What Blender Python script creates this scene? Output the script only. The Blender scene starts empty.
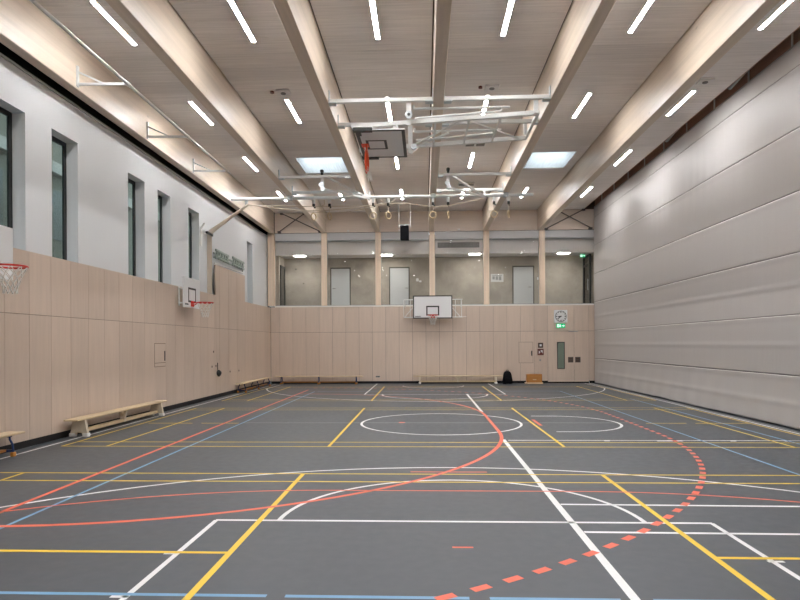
import bpy, math, random
from mathutils import Vector, Matrix, Euler
random.seed(7)
PI = math.pi
SC = bpy.context.scene
COL = SC.collection

# ---------------------------------------------------------------- materials
def nmat(name):
    m = bpy.data.materials.new(name); m.use_nodes = True
    nt = m.node_tree; b = nt.nodes['Principled BSDF']
    return m, nt, b
def plain(name, col, rough=.5, metal=0., spec=.5, bump=0., bscale=60.):
    m, nt, b = nmat(name)
    b.inputs['Base Color'].default_value = (*col, 1); b.inputs['Roughness'].default_value = rough
    b.inputs['Metallic'].default_value = metal; b.inputs['Specular IOR Level'].default_value = spec
    tc = nt.nodes.new('ShaderNodeTexCoord'); n = nt.nodes.new('ShaderNodeTexNoise')
    n.inputs['Scale'].default_value = bscale; n.inputs['Detail'].default_value = 3
    nt.links.new(tc.outputs['Object'], n.inputs['Vector'])
    mx = nt.nodes.new('ShaderNodeMix'); mx.data_type = 'RGBA'
    mx.inputs['A'].default_value = (*[c*.95 for c in col], 1); mx.inputs['B'].default_value = (*[min(1, c*1.05) for c in col], 1)
    nt.links.new(n.outputs['Fac'], mx.inputs['Factor']); nt.links.new(mx.outputs['Result'], b.inputs['Base Color'])
    if bump:
        bp = nt.nodes.new('ShaderNodeBump'); bp.inputs['Strength'].default_value = bump; bp.inputs['Distance'].default_value = .01
        nt.links.new(n.outputs['Fac'], bp.inputs['Height']); nt.links.new(bp.outputs['Normal'], b.inputs['Normal'])
    return m
def wood(name, col, scl, rough=.5, contrast=.12, island=.06, knots=0., spec=.4):
    """streaky timber: scl = texture scale per axis (small along the grain)"""
    m, nt, b = nmat(name); N = nt.nodes.new; L = nt.links.new
    tc = N('ShaderNodeTexCoord'); mp = N('ShaderNodeMapping'); mp.inputs['Scale'].default_value = scl
    L(tc.outputs['Object'], mp.inputs['Vector'])
    geo = N('ShaderNodeNewGeometry')
    add = N('ShaderNodeVectorMath'); add.operation = 'ADD'
    sc = N('ShaderNodeVectorMath'); sc.operation = 'SCALE'; sc.inputs['Scale'].default_value = 37.
    cmb = N('ShaderNodeCombineXYZ')
    for k in 'XYZ': L(geo.outputs['Random Per Island'], cmb.inputs[k])
    L(cmb.outputs[0], sc.inputs[0]); L(mp.outputs[0], add.inputs[0]); L(sc.outputs[0], add.inputs[1])
    n1 = N('ShaderNodeTexNoise'); n1.inputs['Scale'].default_value = 1; n1.inputs['Detail'].default_value = 5; n1.inputs['Roughness'].default_value = .6
    L(add.outputs[0], n1.inputs['Vector'])
    r = N('ShaderNodeMapRange'); r.inputs['From Min'].default_value = .25; r.inputs['From Max'].default_value = .75
    r.inputs['To Min'].default_value = 1-contrast; r.inputs['To Max'].default_value = 1+contrast*.6
    L(n1.outputs['Fac'], r.inputs['Value'])
    r2 = N('ShaderNodeMapRange'); r2.inputs['To Min'].default_value = 1-island; r2.inputs['To Max'].default_value = 1+island
    L(geo.outputs['Random Per Island'], r2.inputs['Value'])
    mu = N('ShaderNodeMath'); mu.operation = 'MULTIPLY'; L(r.outputs[0], mu.inputs[0]); L(r2.outputs[0], mu.inputs[1])
    fac = mu.outputs[0]
    if knots:
        v = N('ShaderNodeTexVoronoi'); v.inputs['Scale'].default_value = 1.3
        mp2 = N('ShaderNodeMapping'); mp2.inputs['Scale'].default_value = (1.2, .8, 1.6)
        L(tc.outputs['Object'], mp2.inputs['Vector']); L(mp2.outputs[0], v.inputs['Vector'])
        kr = N('ShaderNodeMapRange'); kr.inputs['From Min'].default_value = .02; kr.inputs['From Max'].default_value = .07
        kr.inputs['To Min'].default_value = 1-knots; kr.inputs['To Max'].default_value = 1
        L(v.outputs['Distance'], kr.inputs['Value'])
        m2 = N('ShaderNodeMath'); m2.operation = 'MULTIPLY'; L(fac, m2.inputs[0]); L(kr.outputs[0], m2.inputs[1]); fac = m2.outputs[0]
    vm = N('ShaderNodeVectorMath'); vm.operation = 'SCALE'; vm.inputs[0].default_value = col
    L(fac, vm.inputs['Scale']); L(vm.outputs[0], b.inputs['Base Color'])
    b.inputs['Roughness'].default_value = rough; b.inputs['Specular IOR Level'].default_value = spec
    return m
def glow(name, col, s):
    m, nt, b = nmat(name)
    b.inputs['Base Color'].default_value = (*[c*.6 for c in col], 1)
    b.inputs['Emission Color'].default_value = (*col, 1); b.inputs['Emission Strength'].default_value = s
    return m
def glassy(name, tint, refl=1.0):
    m = bpy.data.materials.new(name); m.use_nodes = True; nt = m.node_tree; nt.nodes.clear(); N = nt.nodes.new
    o = N('ShaderNodeOutputMaterial'); mx = N('ShaderNodeMixShader'); t = N('ShaderNodeBsdfTransparent'); g = N('ShaderNodeBsdfGlossy')
    lw = N('ShaderNodeLayerWeight'); lw.inputs['Blend'].default_value = .5
    pw = N('ShaderNodeMath'); pw.operation = 'POWER'; pw.inputs[1].default_value = 5; nt.links.new(lw.outputs['Facing'], pw.inputs[0])
    f = N('ShaderNodeMath'); f.operation = 'MULTIPLY_ADD'; f.inputs[1].default_value = .94; f.inputs[2].default_value = .045; nt.links.new(pw.outputs[0], f.inputs[0])
    t.inputs['Color'].default_value = (*tint, 1); g.inputs['Roughness'].default_value = .01; g.inputs['Color'].default_value = (refl, refl, refl, 1)
    nt.links.new(f.outputs[0], mx.inputs[0]); nt.links.new(t.outputs[0], mx.inputs[1]); nt.links.new(g.outputs[0], mx.inputs[2]); nt.links.new(mx.outputs[0], o.inputs[0])
    return m
def concrete(name, col, contrast=.35):
    m, nt, b = nmat(name); N = nt.nodes.new; L = nt.links.new
    tc = N('ShaderNodeTexCoord')
    n1 = N('ShaderNodeTexNoise'); n1.inputs['Scale'].default_value = .9; n1.inputs['Detail'].default_value = 8; n1.inputs['Roughness'].default_value = .65
    L(tc.outputs['Object'], n1.inputs['Vector'])
    r = N('ShaderNodeMapRange'); r.inputs['From Min'].default_value = .3; r.inputs['From Max'].default_value = .7
    r.inputs['To Min'].default_value = 1-contrast*.5; r.inputs['To Max'].default_value = 1+contrast*.5
    L(n1.outputs['Fac'], r.inputs['Value'])
    vm = N('ShaderNodeVectorMath'); vm.operation = 'SCALE'; vm.inputs[0].default_value = col
    L(r.outputs[0], vm.inputs['Scale']); L(vm.outputs[0], b.inputs['Base Color']); b.inputs['Roughness'].default_value = .8
    return m

M = {}
M['panel'] = wood('maple_panel', (.64, .52, .43), (14, 14, .9), .42, .07, .045)
M['ply'] = wood('ceiling_board', (.86, .815, .785), (.8, 22, 8), .6, .14, .05)
M['beam'] = wood('glulam', (.72, .61, .50), (9, .35, 9), .36, .16, .02, knots=.28)
M['band'] = wood('timber_band', (.78, .67, .58), (.8, 14, 9), .5, .10, .02)
M['post'] = wood('glulam_post', (.84, .68, .53), (12, 12, .5), .45, .14, .02)
M['benchwood'] = wood('bench_wood', (.70, .55, .35), (8, 8, 8), .35, .12, .04)
M['orangewood'] = wood('orange_wood', (.50, .22, .06), (3, 12, 12), .35, .15, .04)
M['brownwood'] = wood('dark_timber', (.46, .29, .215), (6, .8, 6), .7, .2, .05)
M['white'] = plain('white_plaster', (.715, .735, .755), .75, bump=.04)
M['whitemetal'] = plain('white_metal', (.78, .79, .78), .45)
M['greymetal'] = plain('grey_metal', (.36, .38, .38), .4, .5)
M['steel'] = plain('galvanised_steel', (.55, .60, .62), .35, .8)
M['darksteel'] = plain('dark_steel', (.12, .10, .09), .5, .3)
M['black'] = plain('black', (.006, .006, .007), .6)
M['shadowgap'] = plain('dark_joint', (.10, .07, .055), .9)
M['joint'] = plain('panel_joint', (.26, .19, .14), .9)
M['frame'] = plain('anthracite_frame', (.022, .025, .025), .4)
M['bulk'] = plain('white_bulkhead', (.82, .79, .77), .6)
M['box_grey'] = plain('blind_box_grey', (.60, .60, .61), .45)
M['vent'] = plain('vent_grey', (.22, .21, .20), .5)
M['concrete'] = concrete('concrete', (.41, .375, .325), .5)
M['doorleaf'] = plain('door_leaf_grey', (.60, .63, .64), .4)
M['doorframe'] = plain('door_frame_grey', (.12, .115, .10), .5)
M['sill'] = plain('sill_white', (.86, .84, .80), .5)
M['glass'] = glassy('window_glass', (.78, .84, .80), .9)
M['glass2'] = glassy('gallery_glass', (.985, .985, .98), .12)
M['slotglass'] = plain('wired_glass', (.20, .25, .20), .15)
M['lamp'] = glow('lamp_diffuser', (1, .988, .985), 162)
M['glamp'] = glow('gallery_lamp', (1, .96, .90), 48)
M['exit_green'] = glow('exit_green', (.0, .42, .17), 1.0)
M['exit_white'] = glow('exit_white', (.8, 1, .9), 1.6)
M['white_paint'] = plain('white_line', (.82, .83, .84), .45)
M['yellow_paint'] = plain('yellow_line', (.84, .58, .045), .45)
M['red_paint'] = plain('red_line', (.80, .15, .085), .45)
M['blue_paint'] = plain('blue_line', (.17, .37, .58), .45)
M['pale_paint'] = plain('pale_line', (.30, .31, .32), .45)
M['rim'] = plain('rim_red', (.62, .035, .02), .35)
M['orange_rim'] = plain('rim_orange', (.85, .10, .03), .35)
M['net'] = plain('net_white', (.82, .80, .76), .8)
M['board'] = plain('board_white', (.80, .81, .82), .35)
M['rope'] = plain('hemp_rope', (.66, .58, .48), .9, bump=.3, bscale=90)
M['teal'] = plain('teal_metal', (.36, .44, .41), .45, .2)
M['blue_steel'] = plain('blue_leg_steel', (.015, .045, .16), .4)
M['whitewood'] = wood('pale_wood_leg', (.72, .63, .50), (8, 8, 6), .5, .1, .03)
M['whitecap'] = plain('white_foot', (.8, .8, .78), .5)
M['orangecap'] = plain('orange_foot', (.65, .27, .05), .5)
M['fabric_black'] = plain('black_fabric', (.010, .010, .012), .9, spec=.1, bump=.3, bscale=20)
M['redplastic'] = plain('red_plastic', (.13, .03, .022), .4)
M['brownplate'] = plain('brown_plate', (.09, .055, .04), .4)
M['facade'] = concrete('facade_concrete', (.17, .155, .115), .4)
M['facadeglass'] = plain('facade_glass', (.09, .09, .07), .3)
M['paper'] = plain('paper', (.72, .73, .73), .7)
M['blueglass'] = plain('blue_lens', (.02, .04, .07), .1)
def mk_skypane():
    m = bpy.data.materials.new('skylight_pane'); m.use_nodes = True; nt = m.node_tree; nt.nodes.clear(); N = nt.nodes.new
    o = N('ShaderNodeOutputMaterial'); mx = N('ShaderNodeMixShader'); t = N('ShaderNodeBsdfTransparent'); g = N('ShaderNodeBsdfTranslucent')
    t.inputs['Color'].default_value = (.74, .72, .68, 1); g.inputs['Color'].default_value = (.80, .78, .74, 1); mx.inputs[0].default_value = .45
    tc = N('ShaderNodeTexCoord'); mp = N('ShaderNodeMapping'); mp.inputs['Scale'].default_value = (14, .8, 1); n = N('ShaderNodeTexNoise'); n.inputs['Scale'].default_value = 2
    r = N('ShaderNodeMapRange'); r.inputs['To Min'].default_value = .35; r.inputs['To Max'].default_value = .6
    nt.links.new(tc.outputs['Object'], mp.inputs[0]); nt.links.new(mp.outputs[0], n.inputs['Vector']); nt.links.new(n.outputs['Fac'], r.inputs['Value']); nt.links.new(r.outputs[0], mx.inputs[0])
    nt.links.new(t.outputs[0], mx.inputs[1]); nt.links.new(g.outputs[0], mx.inputs[2]); nt.links.new(mx.outputs[0], o.inputs[0])
    return m
M['skypane'] = mk_skypane()
def mk_floor():
    m, nt, b = nmat('sports_floor'); N = nt.nodes.new; L = nt.links.new
    tc = N('ShaderNodeTexCoord')
    n1 = N('ShaderNodeTexNoise'); n1.inputs['Scale'].default_value = .35; n1.inputs['Detail'].default_value = 6
    n2 = N('ShaderNodeTexNoise'); n2.inputs['Scale'].default_value = 9; n2.inputs['Detail'].default_value = 4
    L(tc.outputs['Object'], n1.inputs['Vector']); L(tc.outputs['Object'], n2.inputs['Vector'])
    mx = N('ShaderNodeMix'); mx.data_type = 'RGBA'
    mx.inputs['A'].default_value = (.066, .075, .087, 1); mx.inputs['B'].default_value = (.080, .090, .103, 1)
    L(n1.outputs['Fac'], mx.inputs['Factor']); L(mx.outputs['Result'], b.inputs['Base Color'])
    r = N('ShaderNodeMapRange'); r.inputs['To Min'].default_value = .40; r.inputs['To Max'].default_value = .52
    L(n2.outputs['Fac'], r.inputs['Value']); L(r.outputs[0], b.inputs['Roughness'])
    b.inputs['Specular IOR Level'].default_value = .45
    return m
M['floor'] = mk_floor()
def mk_curtain():
    m, nt, b = nmat('curtain_fabric'); N = nt.nodes.new; L = nt.links.new
    b.inputs['Base Color'].default_value = (.56, .54, .535, 1); b.inputs['Roughness'].default_value = .46; b.inputs['Specular IOR Level'].default_value = .45
    tc = N('ShaderNodeTexCoord'); mp = N('ShaderNodeMapping'); mp.inputs['Scale'].default_value = (1, 1.6, .3)
    n = N('ShaderNodeTexNoise'); n.inputs['Scale'].default_value = 1.2; n.inputs['Detail'].default_value = 4; n.inputs['Roughness'].default_value = .55
    L(tc.outputs['Object'], mp.inputs[0]); L(mp.outputs[0], n.inputs['Vector'])
    bp = N('ShaderNodeBump'); bp.inputs['Strength'].default_value = .16; bp.inputs['Distance'].default_value = .04
    L(n.outputs['Fac'], bp.inputs['Height']); L(bp.outputs['Normal'], b.inputs['Normal'])
    return m
M['curtain'] = mk_curtain()
M['seam'] = plain('curtain_seam', (.16, .145, .14), .7)

# ---------------------------------------------------------------- mesh builder (world coordinates)
class MB:
    def __init__(s, T=None): s.v = []; s.f = []; s.m = []; s.sm = []; s.T = T
    def add(s, vs, fs, mi=0, smooth=False):
        o = len(s.v)
        for p in vs:
            p = Vector(p); s.v.append(s.T(p) if s.T else p)
        for f in fs: s.f.append([o+i for i in f]); s.m.append(mi); s.sm.append(smooth)
        return s
    def box(s, x0, x1, y0, y1, z0, z1, mi=0):
        vs = [(x, y, z) for z in (z0, z1) for y in (y0, y1) for x in (x0, x1)]
        return s.add(vs, [(0, 2, 3, 1), (4, 5, 7, 6), (0, 1, 5, 4), (2, 6, 7, 3), (0, 4, 6, 2), (1, 3, 7, 5)], mi)
    def bbox(s, x0, x1, y0, y1, z0, z1, b=.01, mi=0):
        """box with chamfered edges"""
        vs = []; X = (x0, x1); Y = (y0, y1); Z = (z0, z1); idx = {}
        for i in (0, 1):
            for j in (0, 1):
                for k in (0, 1):
                    sx, sy, sz = (b, -b)[i], (b, -b)[j], (b, -b)[k]
                    idx[i, j, k, 'x'] = len(vs); vs.append((X[i], Y[j]+sy, Z[k]+sz))
                    idx[i, j, k, 'y'] = len(vs); vs.append((X[i]+sx, Y[j], Z[k]+sz))
                    idx[i, j, k, 'z'] = len(vs); vs.append((X[i]+sx, Y[j]+sy, Z[k]))
        fs = []
        def q(l): fs.append([idx[t] for t in l])
        for i in (0, 1): q([(i, 0, 0, 'x'), (i, 1, 0, 'x'), (i, 1, 1, 'x'), (i, 0, 1, 'x')])
        for j in (0, 1): q([(0, j, 0, 'y'), (1, j, 0, 'y'), (1, j, 1, 'y'), (0, j, 1, 'y')])
        for k in (0, 1): q([(0, 0, k, 'z'), (1, 0, k, 'z'), (1, 1, k, 'z'), (0, 1, k, 'z')])
        for j in (0, 1):
            for k in (0, 1): q([(0, j, k, 'y'), (1, j, k, 'y'), (1, j, k, 'z'), (0, j, k, 'z')])
        for i in (0, 1):
            for k in (0, 1): q([(i, 0, k, 'x'), (i, 1, k, 'x'), (i, 1, k, 'z'), (i, 0, k, 'z')])
        for i in (0, 1):
            for j in (0, 1): q([(i, j, 0, 'x'), (i, j, 1, 'x'), (i, j, 1, 'y'), (i, j, 0, 'y')])
        for i in (0, 1):
            for j in (0, 1):
                for k in (0, 1): q([(i, j, k, 'x'), (i, j, k, 'y'), (i, j, k, 'z')])
        return s.add(vs, fs, mi)
    def bar(s, p, q, w, h, mi=0, up=(0, 0, 1)):
        p = Vector(p); q = Vector(q); d = (q-p).normalized(); u = Vector(up)
        if abs(d.dot(u)) > .99: u = Vector((0, 1, 0))
        r = d.cross(u).normalized(); u = r.cross(d).normalized()
        vs = [c+r*a*w/2+u*b*h/2 for c in (p, q) for a, b in ((-1, -1), (1, -1), (1, 1), (-1, 1))]
        return s.add(vs, [(0, 1, 2, 3), (7, 6, 5, 4), (0, 4, 5, 1), (1, 5, 6, 2), (2, 6, 7, 3), (3, 7, 4, 0)], mi)
    def tube(s, pts, r, n=10, mi=0, closed=False, cap=True):
        pts = [Vector(p) for p in pts]; k = len(pts); vs = []; prev = None
        for i, p in enumerate(pts):
            a = pts[(i-1) % k] if (closed or i) else p; b = pts[(i+1) % k] if (closed or i < k-1) else p
            d = (b-a).normalized()
            u = Vector((0, 0, 1)) if prev is None else prev
            if prev is None and abs(d.z) > .9: u = Vector((1, 0, 0))
            r_ = d.cross(u)
            if r_.length < 1e-4: r_ = d.cross(Vector((0, 1, 0)))
            r_.normalize(); u = r_.cross(d).normalized(); prev = u
            rr = r[i] if isinstance(r, (list, tuple)) else r
            for j in range(n):
                t = 2*PI*j/n; vs.append(p+(r_*math.cos(t)+u*math.sin(t))*rr)
        fs = []
        for i in range(k if closed else k-1):
            for j in range(n):
                a = i*n+j; b = i*n+(j+1) % n; c = ((i+1) % k)*n+(j+1) % n; d = ((i+1) % k)*n+j
                fs.append((a, b, c, d))
        s.add(vs, fs, mi, True)
        if cap and not closed: s.add(vs[:n], [tuple(range(n))[::-1]], mi); s.add(vs[-n:], [tuple(range(n))], mi)
        return s
    def prism(s, poly, axis, a, b, mi=0):
        """poly in the plane normal to axis: axis 'y' -> (x,z), 'x' -> (y,z), 'z' -> (x,y)"""
        def P(u, v, w): return {'y': (u, w, v), 'x': (w, u, v), 'z': (u, v, w)}[axis]
        n = len(poly); vs = [P(u, v, a) for u, v in poly]+[P(u, v, b) for u, v in poly]
        fs = [tuple(range(n)), tuple(range(n, 2*n))[::-1]]+[(i, (i+1) % n, n+(i+1) % n, n+i) for i in range(n)]
        return s.add(vs, fs, mi)
    def ring(s, c, R, r, normal='z', n=28, m=8, mi=0, ar=None):
        pts = []
        for i in range(n):
            t = 2*PI*i/n; a, b = R*math.cos(t), R*math.sin(t)
            pts.append({'z': (c[0]+a, c[1]+b, c[2]), 'x': (c[0], c[1]+a, c[2]+b), 'y': (c[0]+a, c[1], c[2]+b)}[normal])
        return s.tube(pts, r, m, mi, closed=True)
    def build(s, name, mats, parent=None, **kw):
        if not isinstance(mats, (list, tuple)): mats = [mats]
        o = Vector((0, 0, 0)); org = kw.get('origin')
        if parent is not None: o = wloc(parent)
        elif org is not None: o = Vector(org)
        me = bpy.data.meshes.new(name); me.from_pydata([p-o for p in s.v], [], s.f); me.update()
        for k in mats: me.materials.append(M[k] if isinstance(k, str) else k)
        me.polygons.foreach_set('material_index', s.m); me.polygons.foreach_set('use_smooth', s.sm)
        import bmesh
        bm = bmesh.new(); bm.from_mesh(me); bmesh.ops.recalc_face_normals(bm, faces=bm.faces); bm.to_mesh(me); bm.free()
        ob = bpy.data.objects.new(name, me); COL.objects.link(ob)
        if parent is not None: ob.parent = parent
        elif org is not None: ob.location = org
        for k in ('label', 'category', 'group', 'kind'):
            if kw.get(k): ob[k] = kw[k]
        return ob
def wloc(o):
    l = Vector(o.location)
    while o.parent: o = o.parent; l += Vector(o.location)
    return l
def thing(name, loc, label, category, group=None):
    o = bpy.data.objects.new(name, None); o.empty_display_size = .2; COL.objects.link(o); o.location = loc
    o['label'] = label; o['category'] = category
    if group: o['group'] = group
    return o
KIDS = {}
def kids(o): return [c for c in bpy.data.objects if c.parent == o]
def dup(o, loc, label, rotz=None, parent=None, top=True):
    c = o.copy(); COL.objects.link(c)
    if top:
        c.location = loc; c['label'] = label
        if rotz is not None: c.rotation_euler = (0, 0, rotz)
    else: c.parent = parent
    for ch in kids(o): dup(ch, None, None, None, c, False)
    return c
def S(mb, name, mats, parent=None):
    return mb.build(name, mats, parent, kind=None if parent else 'structure')

# ---------------------------------------------------------------- dimensions
XL, XU, XR, YB, YF = -6.85, -7.0, 7.39, 26.5, -1.2
ZC, ZBM = 7.60, 6.70
BX = [-4.45, -2.06, .31, 2.69, 5.08]          # free beams
CX = [-4.445, -2.035, .353, 2.737, 5.17]      # posts in the back wall
CL = .35                                      # long axis of the courts

# ---------------------------------------------------------------- floor and its markings
fl = MB(); fl.box(-7.4, 8.0, YF-.1, YB+.1, -.12, 0, 0)
Wh, Ye, Re, Bl, Pa = 1, 2, 3, 4, 5
ZL = {Pa: .0006, Wh: .0010, Bl: .0014, Ye: .0018, Re: .0022}
def line(pts, w, c, closed=False):
    n = len(pts); vs = []; fs = []
    for i, p in enumerate(pts):
        a = pts[(i-1) % n] if (closed or i) else p; b = pts[(i+1) % n] if (closed or i < n-1) else p
        dx, dy = b[0]-a[0], b[1]-a[1]; l = math.hypot(dx, dy); nx, ny = -dy/l*w/2, dx/l*w/2
        vs += [(p[0]+nx, p[1]+ny, ZL[c]), (p[0]-nx, p[1]-ny, ZL[c])]
    for i in range(n if closed else n-1):
        j = (i+1) % n; fs.append((2*i, 2*i+1, 2*j+1, 2*j))
    fl.add(vs, fs, c)
def seg(x0, y0, x1, y1, c, w=.05): line([(x0, y0), (x1, y1)], w, c)
def arc(cx, cy, R, a0, a1, c, w=.05, n=40):
    line([(cx+R*math.cos(math.radians(a0+(a1-a0)*i/n)), cy+R*math.sin(math.radians(a0+(a1-a0)*i/n))) for i in range(n+1)], w, c)
YM = 13.35
# basketball, white
for s, y0 in ((1, .1), (-1, 26.35)):
    Y = lambda d: y0+s*d
    ft = Y(5.82) if s > 0 else 20.72
    seg(-2.10, ft, 2.78, ft, Wh); seg(-2.09, Y(0), -2.09, ft, Wh, .048); seg(2.77, Y(0), 2.77, ft, Wh, .048)
    if s > 0: arc(.34, ft, 1.80, 0, 180, Wh)
    else: arc(.34, ft, 1.80, 180, 360, Wh)
    cb = Y(1.62)
    if s > 0: arc(CL, 1.75, 6.75, 12, 168, Wh); arc(CL, cb, 1.25, 0, 180, Wh)
    else: arc(CL, 24.95, 6.75, 192, 348, Wh); arc(CL, 24.95, 1.25, 180, 360, Wh)
    for X in (-6.25, 6.95): seg(X, Y(0), X, Y(3.0), Wh)
arc(CL, YM-.07, 1.75, 0, 360, Wh, .055, 64)
seg(-6.58, YF, -6.58, 26.3, Wh, .055); seg(7.12, YF, 7.12, 26.3, Wh, .05); seg(7.24, YF, 7.24, 26.3, Pa, .04)
seg(-4.1, 13.3, 4.6, 13.3, Pa, .04)
for y in (4.96, 4.1): seg(-2.20, y, -2.08, y, Wh, .04)
for y in (4.9, 4.1): seg(2.73, y, 2.86, y, Wh, .04)
# thick white centre line of the large hall and its cross lines
seg(1.43, YF, 1.43, 11.0, Wh, .07); seg(1.46, 15.4, 1.46, 20.85, Wh, .07)
seg(1.47, 6.58, 7.3, 6.50, Wh, .05); seg(1.47, 5.62, 7.3, 5.56, Wh, .05)
seg(1.5, 10.90, 7.3, 10.90, Wh, .045); seg(4.13, 10.86, 4.58, 10.86, Wh, .09)
for x in (3.25, 5.46, 6.4): seg(x-.05, 10.86, x+.05, 10.86, Wh, .08)
seg(-6.0, 20.72, 6.6, 20.72, Pa, .035)
line([(2.55, 14.53), (3.0, 14.53)]+[(3.0+1.22*math.cos(t), 13.25+1.28*math.sin(t)) for t in [PI/2-PI*i/24 for i in range(25)]]+[(2.6, 11.96)], .06, Wh)
# badminton, yellow: three courts across the hall
for k, (a, b) in enumerate(((1.96, 8.06), (10.20, 16.36), (18.44, 24.54))):
    for y in (a, a+.46, b-.46, b): seg(-6.34, y, 7.0, y, Ye, .042)
    for x in (-6.32, 7.0, -5.53, 6.14): seg(x, a, x, b, Ye, .045)
    for x in (-1.65, 2.35): seg(x, a, x, b, Ye, .056 if k == 0 else .05)
    m = (a+b)/2-.06
    if k == 1:
        for x0, x1 in ((-6.2, -5.2), (-5.0, -4.15), (4.8, 5.66), (5.85, 6.97)): seg(x0, m, x1, m, Ye, .05)
    elif k == 0: seg(-6.2, 4.99, -1.66, 4.99, Ye, .05); seg(2.36, 4.97, 7.0, 4.97, Ye, .05)
# handball, red
gx = -4.47
seg(gx, 5.65, gx, 22.9, Re, .06)
P6 = [(gx+5.94*math.cos(t), 12.0+6.35*math.sin(t)) for t in [-PI/2+PI/2*i/36 for i in range(37)]]+[(gx+5.94*math.cos(t), 14.7+6.35*math.sin(t)) for t in [PI/2*i/36 for i in range(37)]]
line(P6, .068, Re)
th = -1.045
d = .186
while True:                                    # 9 m dashes
    Lst = []
    def onc(sv):
        R = 8.97; q = R*PI/2
        if sv < q: t = -PI/2+sv/R; return (gx+R*math.cos(t), 11.85+R*math.sin(t))
        if sv < q+3: return (gx+R, 11.85+sv-q)
        t = (sv-q-3)/R; return (gx+R*math.cos(t), 14.85+R*math.sin(t))
    if d > 8.97*PI+3: break
    line([onc(d+.155*i/3) for i in range(4)], .075, Re); d += .305
seg(2.47, 12.85, 2.47, 13.85, Re, .07); seg(-.58, 13.35, -.44, 13.35, Re, .12)
line([(-1.15+6.05*math.cos(t), 1.10+6.05*math.sin(t)) for t in [math.radians(150-60*i/24) for i in range(25)]] +
     [(1.85+6.05*math.cos(t), 1.10+6.05*math.sin(t)) for t in [math.radians(90-60*i/24) for i in range(25)]], .038, Re)
seg(.23, 5.17, .41, 5.17, Re, .035); seg(-.2, 8.2, .84, 8.2, Re, .045)
# volleyball, blue
for x in (-4.08, 4.93): seg(x, 4.14, x, 22.1, Bl, .04)
for x0, x1 in ((-4.08, -1.11), (-.98, .30), (.44, 1.33), (1.55, 4.95)): seg(x0, 4.14, x1, 4.14, Bl, .045)
seg(-3.98, 22.1, 4.95, 22.1, Bl); seg(6.42, 6, 6.42, 19, Bl, .045)
floor = S(fl, 'floor', ['floor', 'white_paint', 'yellow_paint', 'red_paint', 'blue_paint', 'pale_paint'])

# ---------------------------------------------------------------- ceiling
ce = MB()
bays = [(-6.66, BX[0]-.11)]+[(BX[i]+.11, BX[i+1]-.11) for i in range(4)]+[(BX[4]+.11, 7.0)]
SKY = {1: (-4.02, -2.52, 18.66, 20.36), 4: (3.34, 4.67, 18.52, 20.22)}
y = 10.39-.606*19.5
ys = []
while y < YB: ys.append((max(y, YF), min(y+.606, YB))); y += .606
for bi, (x0, x1) in enumerate(bays):
    g = .028
    for (a, b) in ys:
        if b-a < .02: continue
        a2, b2 = a+.003, b-.003
        h = SKY.get(bi)
        if h and b2 > h[2] and a2 < h[3]:
            ce.box(x0+g, h[0], a2, b2, ZC, ZC+.05); ce.box(h[1], x1-g, a2, b2, ZC, ZC+.05)
            if a2 < h[2]: ce.box(h[0], h[1], a2, h[2], ZC, ZC+.05)
            if b2 > h[3]: ce.box(h[0], h[1], h[3], b2, ZC, ZC+.05)
        else: ce.box(x0+g, x1-g, a2, b2, ZC, ZC+.05)
# roof deck above with the two skylight openings and the curtain slot
def deck(x0, x1, hole=None, z=7.66):
    if not hole: ce.box(x0, x1, YF-.2, YB+.2, z, z+.12, 1); return
    ce.box(x0, x1, YF-.2, hole[2], z, z+.12, 1); ce.box(x0, x1, hole[3], YB+.2, z, z+.12, 1)
    ce.box(x0, hole[0], hole[2], hole[3], z, z+.12, 1); ce.box(hole[1], x1, hole[2], hole[3], z, z+.12, 1)
deck(-7.6, BX[0]); deck(BX[0], BX[1], SKY[1]); deck(BX[1], BX[2]); deck(BX[2], BX[3]); deck(BX[3], BX[4], SKY[4]); deck(BX[4], 7.0)
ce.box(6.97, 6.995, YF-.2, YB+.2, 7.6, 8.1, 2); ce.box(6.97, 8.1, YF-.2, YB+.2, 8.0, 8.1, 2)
S(ce, 'ceiling', ['ply', 'shadowgap', 'brownwood'])
for i, (bi, h) in enumerate(SKY.items()):
    w = MB(); t = .04
    for (a, b, c, d_) in ((h[0]-t, h[0], h[2]-t, h[3]+t), (h[1], h[1]+t, h[2]-t, h[3]+t), (h[0], h[1], h[2]-t, h[2]), (h[0], h[1], h[3], h[3]+t)):
        w.box(a, b, c, d_, ZC+.051, ZC+.35)
    so = S(w, 'window_%d' % (13+i), ['whitemetal'])
    g = MB(); g.box(h[0], h[1], h[2], h[3], ZC+.012, ZC+.018); g.build('pane', 'skypane', so)

# ---------------------------------------------------------------- left wall
LW = [(9.42, 10.27), (11.02, 11.87), (13.93, 14.77), (15.51, 16.31), (17.56, 18.40), (23.46, 24.21)]
wl = MB(); W0, W1 = 3.38, 5.85
def panels(mb, a0, a1, start, step, rows, put, gap=.003):
    e = []; y = start
    while y > a0: y -= step
    while y < a1:
        lo, hi = max(y, a0), min(y+step, a1)
        if hi-lo > .02: e.append((lo, hi))
        y += step
    for lo, hi in e:
        for z0, z1 in rows: put(lo+gap, hi-gap, z0, z1)
wl.box(-7.02, XL-.02, YF, YB, .12, 3.38, 1)                                 # backing
put = lambda a, b, z0, z1: wl.box(XL-.02, XL, a, b, z0, z1, 0)
panels(wl, YF, 19.45, 9.52, .6125, [(.125, 2.292), (2.302, 3.39)], put)
panels(wl, 22.66, YB-.02, 9.52+.6125*22, .6125, [(.125, 2.292), (2.302, 3.39)], put)
for a, b in ((19.45, 19.80), (19.80, 20.74), (20.74, 21.68), (21.68, 22.66)):
    wl.box(XL-.02, XL, a+.005, b-.005, .125, 2.292, 0); wl.box(XL-.02, XL, a+.005, b-.005, 2.302, 4.385, 0)
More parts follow.
